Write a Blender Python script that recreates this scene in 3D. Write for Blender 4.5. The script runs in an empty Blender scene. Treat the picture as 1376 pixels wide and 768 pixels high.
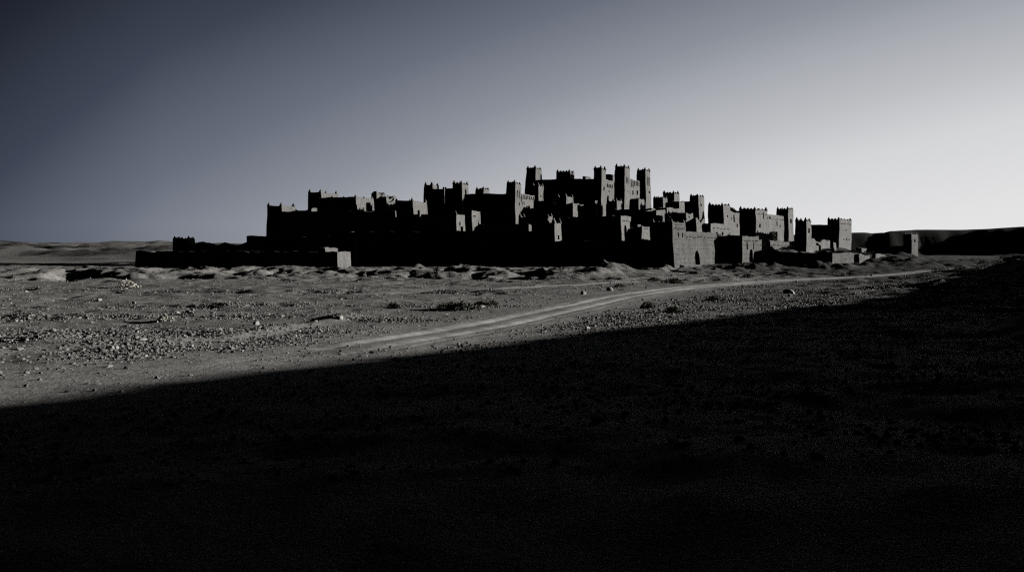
import bpy, bmesh, math, random
import numpy as np
from mathutils import Vector, noise as mn
R = math.radians
rnd = random.Random(7)
rng = np.random.default_rng(11)
S = bpy.context.scene
COL = S.collection
F = 1376.0            # focal length in photo pixels (36 mm on a 36 mm sensor)
HY = 338.0            # horizon row
CAMZ = 3.6            # eye height above the plain
ALPHA = 8.0           # sun azimuth, degrees past straight right
ELEV = 10.0
SUN = Vector((math.cos(R(ALPHA))*math.cos(R(ELEV)), math.sin(R(ALPHA))*math.cos(R(ELEV)), math.sin(R(ELEV))))

# ------------------------------------------------------------------ noise
def _hash(ix, iy, seed):
    h = (ix.astype(np.int64)*374761393 + iy.astype(np.int64)*668265263 + seed*1442695041) & 0xFFFFFFFF
    h = ((h ^ (h >> 13))*1274126177) & 0xFFFFFFFF
    return ((h ^ (h >> 16)) & 0xFFFF)/65535.0
def vn(x, y, seed=0):
    ix = np.floor(x); iy = np.floor(y); fx = x-ix; fy = y-iy
    fx = fx*fx*(3-2*fx); fy = fy*fy*(3-2*fy)
    a = _hash(ix, iy, seed); b = _hash(ix+1, iy, seed); c = _hash(ix, iy+1, seed); d = _hash(ix+1, iy+1, seed)
    return (a*(1-fx)+b*fx)*(1-fy)+(c*(1-fx)+d*fx)*fy
def fbm(x, y, seed=0, n=4, g=.5):
    s = 0; a = 1; t = 0
    for k in range(n):
        s = s+a*vn(x, y, seed+k*17); t += a; a *= g
        x, y = x*1.93*.8+y*1.93*.6+3.1, -x*1.93*.6+y*1.93*.8+7.7
    return s/t*2-1
def sst(a, b, x):
    t = np.clip((x-a)/(b-a), 0, 1); return t*t*(3-2*t)
def polydist(x, y, pts, vals=None):
    """distance to a polyline, signed side and an interpolated value"""
    best = np.full(x.shape, 1e9); side = np.zeros(x.shape); val = np.zeros(x.shape)
    for i in range(len(pts)-1):
        (x0, y0), (x1, y1) = pts[i], pts[i+1]
        dx, dy = x1-x0, y1-y0; L2 = dx*dx+dy*dy
        t = np.clip(((x-x0)*dx+(y-y0)*dy)/L2, 0, 1)
        d = np.hypot(x-x0-t*dx, y-y0-t*dy)
        m = d < best
        best = np.where(m, d, best)
        side = np.where(m, np.sign((x-x0)*dy-(y-y0)*dx), side)     # + on the right of the line
        if vals is not None: val = np.where(m, vals[i]*(1-t)+vals[i+1]*t, val)
    return best, side, val

# ------------------------------------------------------------------ terrain
ROAD = [(-60, 4), (-30, 11), (-18, 18.5), (-12, 25), (-8.2, 32), (-5.3, 38.6), (-3.1, 43.8), (-.7, 50), (2.4, 60.4), (6.6, 74), (10.2, 86), (21, 110), (40, 134), (54, 152), (64, 168), (76, 188), (100, 216), (150, 262)]
PATH = [(-14, 88), (-2, 99), (10, 116), (24, 136), (40, 150)]
def smooth_line(p, n=3):
    for _ in range(n):
        q = [p[0]]
        for a, b in zip(p, p[1:]):
            q += [(a[0]*.75+b[0]*.25, a[1]*.75+b[1]*.25), (a[0]*.25+b[0]*.75, a[1]*.25+b[1]*.75)]
        p = q+[p[-1]]
    return p
ROAD_S = smooth_line(ROAD); PATH_S = smooth_line(PATH)
# edge of the big foreground shadow -> crest of the rocky spur that casts it
EDGE = [(-90, -80, 110), (-66, -48, 92), (-46, -22, 76), (-27, 4, 62), (-12.3, 23.7, 50), (-2.4, 33, 47), (3.2, 42.2, 44), (10, 50.5, 40), (19, 61, 35), (33, 86, 28), (50, 120, 19), (57, 137, 17), (66, 156, 14.5), (73, 176, 17)]
CREST = []; CH = []
for ex, ey, L in EDGE:
    CREST.append((ex+L*math.cos(R(ALPHA)), ey+L*math.sin(R(ALPHA)))); CH.append(L*math.tan(R(ELEV)))
CREST += [(112, 190), (150, 195)]; CH += [3.2, 3.6]
MESA_X = [-400, 120, 225, 266, 277, 286, 295, 315, 350, 400, 470, 640, 1100, 3000]
MESA_Z = [3, 7, 18, 19.3, 19.3, 17.5, 20.3, 21.6, 21.4, 24.2, 27, 30, 34, 34]
MOUNDS = [(-18, 188, .8, 2.4, 2.2), (-9, 188, .7, 3.4, 2.2), (-5, 189, .5, 3, 2.2), (14, 152, 1.15, 2.4, 2.4), (17, 154, .9, 2.2, 2.2), (10.5, 153, .5, 2.4, 2),
          (26, 176, .8, 5, 4), (44, 186, 1.2, 9, 5), (60, 196, 1.5, 6, 4), (84, 222, 1.2, 10, 7), (100, 232, .3, 8, 7), (70, 204, .9, 7, 4), (92, 246, .6, 5, 5),
          (58, 104, .6, 4, 2.5), (38, 92, .5, 3, 2)]
def height(x, y, fine=True):
    x = np.asarray(x, float); y = np.asarray(y, float)
    rd, _, _ = polydist(x, y, ROAD_S); pd, _, _ = polydist(x, y, PATH_S)
    off = sst(1.6, 4.5, rd)*(.35+.65*sst(.8, 2.5, pd))
    off = 1-(1-off)*sst(24, 44, y)
    near = 1-sst(330, 520, y)
    h = .28*fbm(x/34, y/34, 3)*near
    # broken ground
    h = h+(.27*fbm(x/5.5, y/4.5, 5, 5)+.14*fbm(x/1.2, y/1.2, 8, 3))*off*near
    # low terraces running across the plain on the left
    for (yy, a, s) in ((70, .22, 41), (52, .2, 42), (43, .28, 43), (92, .25, 44)):
        yc = yy+7*fbm(x/26, x*0+s, s, 3)+.05*x
        h = h+a*sst(-.8, .8, y-yc)*np.exp(-np.clip(y-yc, 0, 99)/9)*sst(6, -2, x-(y-42)*.12+3)*off*near
    # eroded bank at the edge of the plateau the village stands on
    yc = 150+9*fbm(x/28, x*0, 21, 3)
    amp = (.72+.3*fbm(x/22, y/60, 23, 2))*sst(27, 12, x)
    b = sst(-24, 0, y-yc)*amp*(1-.45*sst(10, 50, y-yc))
    rid = 1-np.abs(fbm(x/9.5, y/9, 25, 5))*2.4
    b = b+sst(-34, -12, y-yc)*sst(16, -2, y-yc)*sst(24, 10, x)*(1.2*np.clip(rid, -.3, 1)-.6+.3*fbm(x/2.8, y/2.4, 26, 5)+.12*(.4-np.abs(fbm(x/1.6, y/1.6, 28, 3))*2))
    b = b+.35*fbm(x/13, y/7, 29, 4)*sst(75, 105, y)*sst(190, 160, y)*sst(16, 30, x)*off
    h = h+b*(.3+.7*sst(1, 3.5, pd))*near+.5*np.clip(fbm(x/4.5, y/4, 37, 5), -.1, 1)*sst(180, 190, y)*sst(222, 206, y)*off
    # knoll under the village
    k = 9.2*np.exp(-((x-17)/52)**2-((y-283)/44)**2)+3.4*np.exp(-((x-76)/25)**2-((y-262)/30)**2)
    h = h+k*(1+.1*fbm(x/12, y/12, 31))
    for mx, my, mh, sx, sy in MOUNDS:
        h = h+mh*np.exp(-((x-mx)/sx)**2-((y-my)/sy)**2)*(1+.9*fbm(x/1.9, y/1.9, int(mx*3+500), 5))
    # far left: low lit hills;  far right: table mountain
    f = sst(420, 760, y)
    hl = (2.2+4*fbm(x/120, y/110, 51, 6)+4*(1-np.abs(fbm(x/75, y/70, 57, 5))*2.4)+2.2*fbm(x/26, y/22, 59, 5)+.8*(1-np.abs(fbm(x/17, y/17, 60, 4))*3))*sst(330, 560, y)+6.2*sst(650, 980, y)
    hl = hl*sst(90, -110, x)
    mx = np.interp(x*800/np.clip(y, 700, 900), MESA_X, MESA_Z)
    ym = 790+.06*x+12*fbm(x/60, x*0+4, 61, 4)
    hr = sst(-6, 26, y-ym)*(mx+.6*fbm(x/30, y/30, 63))*sst(60, 180, x)
    hr = hr+.6*sst(180, 700, y)*(2.0*fbm(x/60, y/40, 67, 5)+1)*sst(60, 180, x)*(1-sst(740, 800, y))
    gl = sst(-14, 6, y-ym)*(1-sst(12, 30, y-ym))*sst(60, 180, x)
    hr = hr-.5*gl*np.abs(fbm(x/20, y/90, 69, 4))*2
    h = h+hl+hr
    h = h+(1.1*fbm(x/24, y/18, 71, 4)+.8*fbm(x/6, y/6, 75, 4))*sst(150, 200, y)*(1-f)*sst(78, 100, x)*off
    h = h+.9*fbm(x/26, y/15, 73, 4)*sst(210, 280, y)*(1-f)*sst(-60, -90, x)
    # rocky spur on the right that throws the foreground into shadow
    d, side, hc = polydist(x, y, CREST, CH)
    w = np.clip(hc*3.3, 4, 25)
    sp = np.where(side > 0, 1-.35*sst(10, 60, d), np.maximum(1-sst(0, 1, d/w), .08*sst(2.6, .6, d/w)))
    sp = hc*sp+np.where(side > 0, .35, .25)*fbm(x/4, y/4, 81, 4)*np.clip(hc/3, 0, 1)*sst(1.2, .4, np.where(side > 0, 0, d/w))
    h = h+sp*(1-sst(60, 200, np.where(side > 0, d, 0)))
    h = h+(.32*fbm(x/2.4, y/2.2, 121, 4)+.22*(.5-np.abs(fbm(x/4, y/3.4, 123, 4))*2))*sst(12, 34, x)*sst(50, 80, y)*sst(320, 240, y)*off
    h = h*(1-.88*np.exp(-(rd/11)**2)*sst(135, 95, y))
    bd, _, _ = polydist(x, y, [(-8.6, 54.5), (-9.3, 49), (-10.4, 43), (-13.5, 38.5), (-19, 35)])
    h = h+.2*np.exp(-(bd/.5)**2)*(1+.6*fbm(x/1.1, y/1.1, 111, 3))
    # wheel ruts
    h = h+(.03*np.exp(-((rd-2.1)/.5)**2)-.07*np.exp(-((rd-.85)/.28)**2))*sst(28, 48, y)
    return h
def H(x, y): return float(height(np.array([x]), np.array([y]))[0])

def axis(segs):
    out = [segs[0][0]]
    for a, b, s0, s1 in segs:
        v = a
        while v < b-1e-6:
            t = (v-a)/(b-a); v += s0+(s1-s0)*t
            out.append(min(v, b))
    return np.array(out)
GY = axis([(-260, -30, 12, 4), (-30, 14, 3, .5), (14, 90, .24, .28), (90, 175, .32, .4), (175, 340, .7, 2.2), (340, 900, 3, 6), (900, 2200, 15, 90), (2200, 9000, 120, 900)])
gx = axis([(0, 62, .24, .3), (62, 130, .4, 1.1), (130, 520, 1.6, 5), (520, 1500, 8, 60), (1500, 9000, 90, 900)])
GX = np.concatenate([-gx[:0:-1], gx])
XX, YY = np.meshgrid(GX, GY)
ZZ = height(XX, YY)

def grid_mesh(name, X, Y, Z, mat):
    ny, nx = X.shape
    co = np.stack([X, Y, Z], -1).reshape(-1, 3)
    i = np.arange((ny-1)*(nx-1)); r = i//(nx-1); c = i % (nx-1); v = r*nx+c
    q = np.stack([v, v+1, v+nx+1, v+nx], -1)
    return raw_mesh(name, co, q, mat, True)
def raw_mesh(name, co, faces, mat, smooth=False):
    me = bpy.data.meshes.new(name); nv = faces.shape[1]
    me.vertices.add(len(co)); me.vertices.foreach_set('co', np.asarray(co, np.float32).ravel())
    me.loops.add(faces.size); me.loops.foreach_set('vertex_index', faces.astype(np.int32).ravel())
    me.polygons.add(len(faces)); me.polygons.foreach_set('loop_start', np.arange(0, faces.size, nv, dtype=np.int32))
    me.polygons.foreach_set('use_smooth', np.full(len(faces), smooth))
    me.update(calc_edges=True); me.validate()
    me.materials.append(mat)
    o = bpy.data.objects.new(name, me); COL.objects.link(o)
    return o

# ------------------------------------------------------------------ materials
class NT:
    def __init__(s, name, rough=.95):
        s.m = bpy.data.materials.new(name); s.m.use_nodes = True
        s.t = s.m.node_tree; s.b = s.t.nodes['Principled BSDF']
        s.b.inputs['Roughness'].default_value = rough; s.b.inputs['Specular IOR Level'].default_value = .1
        s.pos = s.n('ShaderNodeNewGeometry').outputs['Position']
    def n(s, k, **kw):
        n = s.t.nodes.new(k)
        for a, v in kw.items(): setattr(n, a, v)
        return n
    def l(s, a, b): s.t.links.new(a, b)
    def noise(s, scale, detail=5, rough=.6, vec=None):
        n = s.n('ShaderNodeTexNoise'); n.inputs['Scale'].default_value = scale; n.inputs['Detail'].default_value = detail; n.inputs['Roughness'].default_value = rough
        s.l(vec or s.pos, n.inputs['Vector']); return n.outputs['Fac']
    def ramp(s, fac, stops):
        n = s.n('ShaderNodeValToRGB'); e = n.color_ramp.elements
        while len(e) < len(stops): e.new(.5)
        for q, (p, c) in zip(e, stops): q.position = p; q.color = (*(c if isinstance(c, tuple) else (c, c, c)), 1)
        s.l(fac, n.inputs['Fac']); return n.outputs['Color']
    def mix(s, a, b, fac, mode='MIX'):
        n = s.n('ShaderNodeMix', data_type='RGBA', blend_type=mode)
        for v, i in ((fac, 0), (a, 6), (b, 7)):
            if hasattr(v, 'links'): s.l(v, n.inputs[i])
            else: n.inputs[i].default_value = v if i == 0 else (*v, 1)
        return n.outputs[2]
    def math(s, op, a, b=0.):
        n = s.n('ShaderNodeMath', operation=op)
        for v, i in ((a, 0), (b, 1)):
            if hasattr(v, 'links'): s.l(v, n.inputs[i])
            else: n.inputs[i].default_value = v
        return n.outputs[0]
    def color(s, c): s.l(c, s.b.inputs['Base Color'])
    def bump(s, h, strength, dist):
        n = s.n('ShaderNodeBump'); n.inputs['Strength'].default_value = strength; n.inputs['Distance'].default_value = dist
        s.l(h, n.inputs['Height']); s.l(n.outputs[0], s.b.inputs['Normal'])

def ground_mat(name, dust=False):
    t = NT(name)
    a = t.noise(.09, 6, .6); b = t.noise(1.3, 6, .7); c = t.noise(9, 4, .7)
    base = t.ramp(a, [(.3, (.13, .125, .117)), (.7, (.205, .198, .187))] if not dust else [(.3, (.205, .198, .187)), (.7, (.5, .487, .465))])
    if dust:
        at = t.n('ShaderNodeAttribute', attribute_name='dust')
        k = t.math('MULTIPLY', at.outputs['Fac'], t.ramp(t.noise(.55, 5, .65), [(.3, .25), (.6, 1.)]))
        base = t.mix(t.ramp(a, [(.3, (.13, .125, .117)), (.7, (.205, .198, .187))]), base, k)
    base = t.mix(base, t.ramp(b, [(.3, .55), (.5, .92), (.75, 1.2)]), 1, 'MULTIPLY')
    base = t.mix(base, t.ramp(c, [(.3, .6), (.55, 1.), (.8, 1.15)]), 1 if not dust else .6, 'MULTIPLY')
    if not dust:
        du = t.n('ShaderNodeAttribute', attribute_name='dust')
        kd = t.math('MULTIPLY', du.outputs['Fac'], t.ramp(t.noise(.4, 6, .7), [(.35, .1), (.65, 1.)]))
        base = t.mix(base, (.29, .281, .267), kd)
    if not dust:   # dark scrub cover, with the shade of slopes and hollows painted in
        at = t.n('ShaderNodeAttribute', attribute_name='scrub')  # mask of scrub cover plus painted shade
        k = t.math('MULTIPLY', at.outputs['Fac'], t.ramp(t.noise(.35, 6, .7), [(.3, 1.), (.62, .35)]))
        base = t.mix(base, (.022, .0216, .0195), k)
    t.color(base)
    hh = t.math('ADD', t.math('MULTIPLY', b, .6), t.math('MULTIPLY', c, .25))
    t.bump(hh, .8 if not dust else .35, .22 if not dust else .1)
    return t.m
M_GROUND = ground_mat('dry_stony_earth'); M_DUST = ground_mat('track_dust', True)

def wall_mat(name, lo, hi, courses=True):
    t = NT(name)
    a = t.noise(.35, 5, .65); b = t.noise(2.2, 6, .72); c = t.noise(11, 3, .6)
    st = t.n('ShaderNodeMapping'); st.inputs['Scale'].default_value = (2.6, 2.6, .22); t.l(t.pos, st.inputs['Vector'])
    streak = t.noise(1, 4, .6, st.outputs[0])
    base = t.ramp(a, [(.25, lo), (.75, hi)])
    base = t.mix(base, t.ramp(b, [(.3, .34), (.46, .9), (.8, 1.2)]), 1, 'MULTIPLY')
    base = t.mix(base, t.ramp(t.noise(4.6, 4, .75), [(.36, .42), (.56, 1.12)]), .85, 'MULTIPLY')
    base = t.mix(base, t.ramp(streak, [(.3, .7), (.55, 1.05)]), .8, 'MULTIPLY')
    hgt = t.math('ADD', t.math('MULTIPLY', b, .5), t.math('MULTIPLY', c, .2))
    if courses:
        # lift joints of the rammed earth, worn away in places
        sep = t.n('ShaderNodeSeparateXYZ'); t.l(t.pos, sep.inputs[0])
        z = t.math('ADD', sep.outputs[2], t.math('MULTIPLY', t.noise(.5, 2, .5), .35))
        fr = t.math('FRACT', t.math('MULTIPLY', z, 1.05))
        line = t.math('LESS_THAN', t.math('ABSOLUTE', t.math('SUBTRACT', fr, .5)), .055)
        line = t.math('MULTIPLY', line, t.ramp(t.noise(.8, 3, .6), [(.44, 0.), (.58, 1.)]))
        # putlog holes and pits
        vo = t.n('ShaderNodeTexVoronoi'); vo.inputs['Scale'].default_value = .95; t.l(t.pos, vo.inputs['Vector'])
        pit = t.math('MULTIPLY', t.math('LESS_THAN', vo.outputs['Distance'], .17), t.ramp(a, [(.42, 0.), (.55, 1.)]))
        dark = t.math('MAXIMUM', line, pit)
        base = t.mix(base, (.014, .0135, .013), t.math('MULTIPLY', dark, .85))
        hgt = t.math('SUBTRACT', hgt, t.math('MULTIPLY', dark, .5))
    t.color(base); t.bump(hgt, .7, .16)
    return t.m
M_WALL = wall_mat('mud_plaster', (.082, .08, .076), (.132, .128, .122), False)
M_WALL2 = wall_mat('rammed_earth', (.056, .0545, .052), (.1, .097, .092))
M_RUIN = wall_mat('weathered_adobe', (.078, .076, .072), (.135, .131, .125), False)
def plain(name, stops, scale, bump=.5, rough=.9):
    t = NT(name, rough); a = t.noise(scale, 5, .65); t.color(t.ramp(a, stops)); t.bump(a, bump, .05); return t.m
M_ROOF = plain('roof_earth', [(.3, (.09, .087, .083)), (.7, (.15, .146, .139))], 1.5)
M_WOOD = plain('old_wood', [(.3, (.02, .018, .016)), (.7, (.05, .046, .042))], 5)
M_DARK = plain('dark_room', [(.3, .012), (.7, .02)], 3)
M_ROCK = plain('limestone', [(.25, (.12, .116, .11)), (.7, (.28, .272, .26))], 1.1, .6)
M_ROCKP = plain('pale_limestone', [(.25, (.17, .166, .159)), (.7, (.27, .263, .252))], 2.1, .5)
M_GRAV = plain('gravel_stone', [(.2, (.06, .058, .054)), (.5, (.12, .116, .11)), (.8, (.21, .204, .195))], .9, .4)
M_LEAF = plain('dry_leaf', [(.3, (.04, .042, .032)), (.7, (.09, .09, .07))], 3, .2)
M_STRAW = plain('dry_straw', [(.3, (.2, .19, .16)), (.7, (.34, .325, .285))], 3, .2)
M_TWIG = plain('twig_bark', [(.3, (.05, .045, .04)), (.7, (.1, .09, .08))], 6, .3)

# ------------------------------------------------------------------ setting
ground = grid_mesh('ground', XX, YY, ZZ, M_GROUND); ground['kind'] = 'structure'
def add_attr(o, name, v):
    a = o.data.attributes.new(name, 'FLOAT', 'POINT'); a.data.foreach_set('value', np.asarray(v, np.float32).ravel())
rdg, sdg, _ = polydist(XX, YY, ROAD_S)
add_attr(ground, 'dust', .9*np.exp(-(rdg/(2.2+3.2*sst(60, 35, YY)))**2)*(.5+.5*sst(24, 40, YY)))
add_attr(ground, 'scrub', np.clip(sst(1.5, 6, rdg)*np.where(sdg > 0, 1, 0)*sst(6, 26, XX)*1.1+sst(66, 90, XX)*sst(145, 190, YY)*1.6+.8*np.exp(-((XX-15)/5)**2-((YY-152)/4)**2)+3*sst(60, 140, XX)*sst(600, 740, YY)+2*sst(24, 60, XX)*sst(95, 135, YY)*sst(300, 260, YY)+sst(-40, -90, XX)*sst(300, 400, YY)*(.45+sst(0, .2, fbm(XX/60, YY/80, 53, 5))), 0, 3))  # scrub on the lowland, plus painted shade for slopes, mesa, heap and left hills

def ribbon(name, line, half, mat, rise, wob, seed):
    p = np.array(line); d = np.concatenate([[0], np.cumsum(np.hypot(*np.diff(p, axis=0).T))])
    s = np.arange(0, d[-1], .35); px = np.interp(s, d, p[:, 0]); py = np.interp(s, d, p[:, 1])
    k = np.ones(9)/9
    tx = np.convolve(np.gradient(px), k, 'same'); ty = np.convolve(np.gradient(py), k, 'same'); n = np.hypot(tx, ty); tx /= n; ty /= n
    u = np.linspace(-1, 1, 25); hw = half*(1+wob*fbm(s/6, s*0, seed, 4))
    hw2 = half*(1+wob*fbm(s/6, s*0+9, seed+5, 4))
    off = np.where(u[None] < 0, u[None]*hw[:, None], u[None]*hw2[:, None])
    X = px[:, None]+ty[:, None]*off; Y = py[:, None]-tx[:, None]*off
    Z = height(X, Y)
    edge = np.abs(u)[None]
    Z = Z+(rise*(1-sst(.62, 1, edge))-.07*sst(.7, 1, edge))*sst(30, 40, Y)-.09*sst(40, 33, Y)+.02*fbm(X/.7, Y/.7, seed+9, 3)
    o = grid_mesh(name, X[:, ::-1], Y[:, ::-1], Z[:, ::-1], mat); o['kind'] = 'structure'
    add_attr(o, 'dust', np.clip(.35*(1-sst(.5, .95, np.abs(u)[None]))+.95*np.exp(-((np.abs(u)[None]-.4+.1*fbm(X/2.5, Y/2.5, seed+3, 3))/.29)**2), 0, 1)*sst(24, 37, Y)*(1-.8*sst(128, 160, Y)))
    return o
ribbon('dirt_track', ROAD_S, 2.3, M_DUST, .035, .3, 91)
ribbon('footpath', PATH_S, 1.0, M_DUST, .05, .5, 95)

# ------------------------------------------------------------------ building kit
def link(name, me, parent=None, loc=None):
    o = bpy.data.objects.new(name, me); COL.objects.link(o)
    if parent: o.parent = parent
    if loc is not None: o.location = loc
    return o
def root(name, label, cat, loc, group=None):
    o = bpy.data.objects.new(name, None); COL.objects.link(o); o.location = loc; o.empty_display_size = 1
    o['label'] = label; o['category'] = cat
    if group: o['group'] = group
    return o
def stepped(sizes):
    bm = bmesh.new(); z = 0
    for i, (a, h) in enumerate(sizes):
        vs = []
        for zz, k in ((z-(.06 if i == 0 else .02), 1), (z+h, .86)):
            for sx, sy in ((-1, -1), (1, -1), (1, 1), (-1, 1)):
                vs.append(bm.verts.new((sx*a*k*(1+.06*math.sin(7*z+sx)), sy*a*k, zz+.02*math.sin(5*sx+3*sy))))
        for q in ((3, 2, 1, 0), (4, 5, 6, 7), (0, 1, 5, 4), (1, 2, 6, 5), (2, 3, 7, 6), (3, 0, 4, 7)): bm.faces.new([vs[j] for j in q])
        z += h
    me = bpy.data.meshes.new('merlon'); bm.to_mesh(me); bm.free(); me.materials.append(M_WALL); return me
ME_CORNER = stepped([(.34, .22), (.25, .22), (.14, .3)])
ME_MID = stepped([(.34, .16), (.2, .2)])

def disp(p, zb, zt, er, sd):
    q = Vector((p.x*.33+sd, p.y*.33, p.z*.33)); w = Vector((p.x*1.5, p.y*1.5+sd, p.z*1.5))
    o = p+mn.noise_vector(q)*.16+mn.noise_vector(w)*.06
    t = max(0, min(1, (p.z-zb)/(zt-zb)))
    e = max(0, mn.noise(Vector((p.x*.28+sd*3, p.y*.28, 1.3)))*1.1+.25)+.5*max(0, mn.noise(Vector((p.x*1.3+sd*3, p.y*1.3, 5.3))))
    o.z -= er*e*t**5
    return o

def frame(xl, xc, xr, D, yaw, w=None, d=None):
    th = R(yaw); u = Vector((math.cos(th), -math.sin(th), 0)); v = Vector((math.sin(th), math.cos(th), 0))
    Xc = (xc-688)/F*D; C = Vector((Xc, D, 0))
    if w is None: sl = (xl-688)/F; w = (Xc-sl*D)/(u.x+sl*math.sin(th))
    if d is None: sr = (xr-688)/F; d = (sr*D-Xc)/(v.x-sr*v.y)
    return C, u, v, w, d
def zat(y, D): return CAMZ+(HY-y)*D/F

SD = [0]; REG = []
def block(parent, part, xl, xc, xr, yt, D, yaw=24, mer=(0, 0), horn=1., open=(), w=None, d=None, er=.12, bt=.022, par=.75, mat=None, zb=None, corners=(0, 1, 2, 3), beams=0):
    """a battered mud-brick block: its camera-side corner stands at depth D; returns the mesh object"""
    SD[0] += 1; sd = SD[0]*7.31
    mat = mat or M_WALL
    C, u, v, w, d = frame(xl, xc, xr, D, yaw, w, d)
    zt = zat(yt, D)
    fp = [C, C-u*w, C+v*d, C-u*w+v*d, C-u*w*.5+v*d*.5]
    if zb is None: zb = min(H(p.x, p.y) for p in fp)-.6
    zb = min(zb, zt-1.2)
    loc = parent.location
    hw, hd = w/2, d/2
    solid = min(w, d) < 1.6
    ln = (.028*math.sin(sd*1.7), .02*math.sin(sd*2.9)) if not solid else (0, 0)
    def P(a, b, z):
        k = bt*(zt-z)
        aa = -hw+(a+hw)*(1+k/hw); bb = hd+(b-hd)*(1+k/hd)
        return disp(C+u*(aa+ln[0]*(z-zt))+v*(bb+ln[1]*(z-zt))+Vector((0, 0, z)), zb, zt, er, sd)-loc
    def uof(px):
        s = (px-688)/F; return (s*D-C.x)/(v.x-s*v.y)
    ops = []
    for o in open:
        kind, x0, x1, y0, y1 = o[:5]
        b0, b1 = max(.12, uof(x0)), min(d-.12, uof(x1)); db = D+(b0+b1)/2*v.y
        z1, z0 = min(zat(y0, db), zt-.3), zat(y1, db)
        if kind == 'door' and len(o) > 5: z0 = max(z0, zb+.2)
        if b1-b0 > .1 and z1-z0 > .1: ops.append((kind, b0, b1, z0, z1))
    REG.append((parent, part, C, u, v, d, zt))
    bm = bmesh.new(); cache = {}
    def V(a, b, z):
        key = (round(a, 4), round(b, 4), round(z, 4))
        if key not in cache: cache[key] = bm.verts.new(P(a, b, z))
        return cache[key]
    def breaks(lo, hi, step, extra=()):
        n = max(1, int(round((hi-lo)/step))); s = {round(lo+(hi-lo)*i/n, 4) for i in range(n+1)}
        for e in extra:
            s = {q for q in s if abs(q-e) > .12 or q in (round(lo, 4), round(hi, 4))}
            s.add(round(e, 4))
        return sorted(s)
    zs_ex = [z for o in ops for z in o[3:5]]; bs_ex = [b for o in ops for b in o[1:3]]
    zs = breaks(zb, zt, 1.1); As = breaks(-w, 0, .9); Bs = breaks(0, d, .9)
    zs = breaks(zb, zt, 1.1, zs_ex); Bs = breaks(0, d, .9, bs_ex)
    def put(vs):
        try: bm.faces.new(vs)
        except ValueError: pass
    for j in range(len(zs)-1):
        z0, z1 = zs[j], zs[j+1]
        for i in range(len(As)-1):
            a0, a1 = As[i], As[i+1]
            put([V(a0, 0, z0), V(a1, 0, z0), V(a1, 0, z1), V(a0, 0, z1)])
            put([V(a1, d, z0), V(a0, d, z0), V(a0, d, z1), V(a1, d, z1)])
        for i in range(len(Bs)-1):
            b0, b1 = Bs[i], Bs[i+1]
            put([V(-w, b1, z0), V(-w, b0, z0), V(-w, b0, z1), V(-w, b1, z1)])
            bc, zc = (b0+b1)/2, (z0+z1)/2
            if any(o[1]-.001 < bc < o[2]+.001 and o[3]-.001 < zc < o[4]+.001 for o in ops): continue
            put([V(0, b0, z0), V(0, b1, z0), V(0, b1, z1), V(0, b0, z1)])
    t = .42
    if solid:
        if d < w:
            for i in range(len(As)-1): put([V(As[i], 0, zt), V(As[i+1], 0, zt), V(As[i+1], d, zt), V(As[i], d, zt)])
        else:
            for i in range(len(Bs)-1): put([V(-w, Bs[i], zt), V(0, Bs[i], zt), V(0, Bs[i+1], zt), V(-w, Bs[i+1], zt)])
    else:
        ins = lambda a, b: (min(max(a, -w+t), -t), min(max(b, t), d-t))
        ring = [(a, 0.) for a in As]+[(0., b) for b in Bs[1:]]+[(a, d) for a in As[::-1][1:]]+[(-w, b) for b in Bs[::-1][1:]]
        for (p, q) in zip(ring, ring[1:]):
            pi, qi = ins(*p), ins(*q)
            o = [V(*p, zt), V(*q, zt)]
            top = []
            for e in ((qi, q), (pi, p)):
                key = ('i', round(e[0][0], 4), round(e[0][1], 4))
                if key not in cache:
                    c = P(e[0][0], e[0][1], zt); c.z = V(*e[1], zt).co.z; cache[key] = bm.verts.new(c)
                top.append(cache[key])
            if top[0] is not top[1]:
                put(o+top)
                lo = [V(pi[0], pi[1], zt-par), V(qi[0], qi[1], zt-par)]
                put([top[1], top[0], lo[1], lo[0]])
            else: put(o+[top[0]])
    me = bpy.data.meshes.new(part); bm.to_mesh(me); bm.free(); me.materials.append(mat)
    ob = link(part, me, parent)
    # roof
    if not solid:
        rb = bmesh.new(); z = zt-par
        na, nb = max(1, int(w/2)), max(1, int(d/2)); g = []
        for i in range(na+1):
            g.append([rb.verts.new(C+u*(-w+t*.8+(w-1.6*t)*i/na)+v*(t*.8+(d-1.6*t)*j/nb)+Vector((0, 0, z+.05))-loc) for j in range(nb+1)])
        for i in range(na):
            for j in range(nb): rb.faces.new([g[i][j], g[i+1][j], g[i+1][j+1], g[i][j+1]])
        rm = bpy.data.meshes.new('roof'); rb.to_mesh(rm); rb.free(); rm.materials.append(M_ROOF)
        link('roof', rm, ob)
    # ends of the roof beams, sticking out of the sunny side
    if beams:
        for k in range(beams):
            b = d*(k+.7)/(beams+.4); z = zt-par-.35; p = P(0, b, z)
            bb = bmesh.new(); L = rnd.uniform(.35, .6); q = .075
            ps = [bb.verts.new(p+u*x_+v*y_+Vector((0, 0, z_-.1*x_))) for x_ in (-.15, L) for y_, z_ in ((-q, -q), (q, -q), (q, q), (-q, q))]
            for f in ((0, 1, 2, 3), (7, 6, 5, 4), (0, 4, 5, 1), (1, 5, 6, 2), (2, 6, 7, 3), (3, 7, 4, 0)): bb.faces.new([ps[i] for i in f])
            bmesh.ops.recalc_face_normals(bb, faces=bb.faces)
            bmm = bpy.data.meshes.new('roof_beam'); bb.to_mesh(bmm); bb.free(); bmm.materials.append(M_WOOD); link('roof_beam', bmm, ob)
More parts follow.
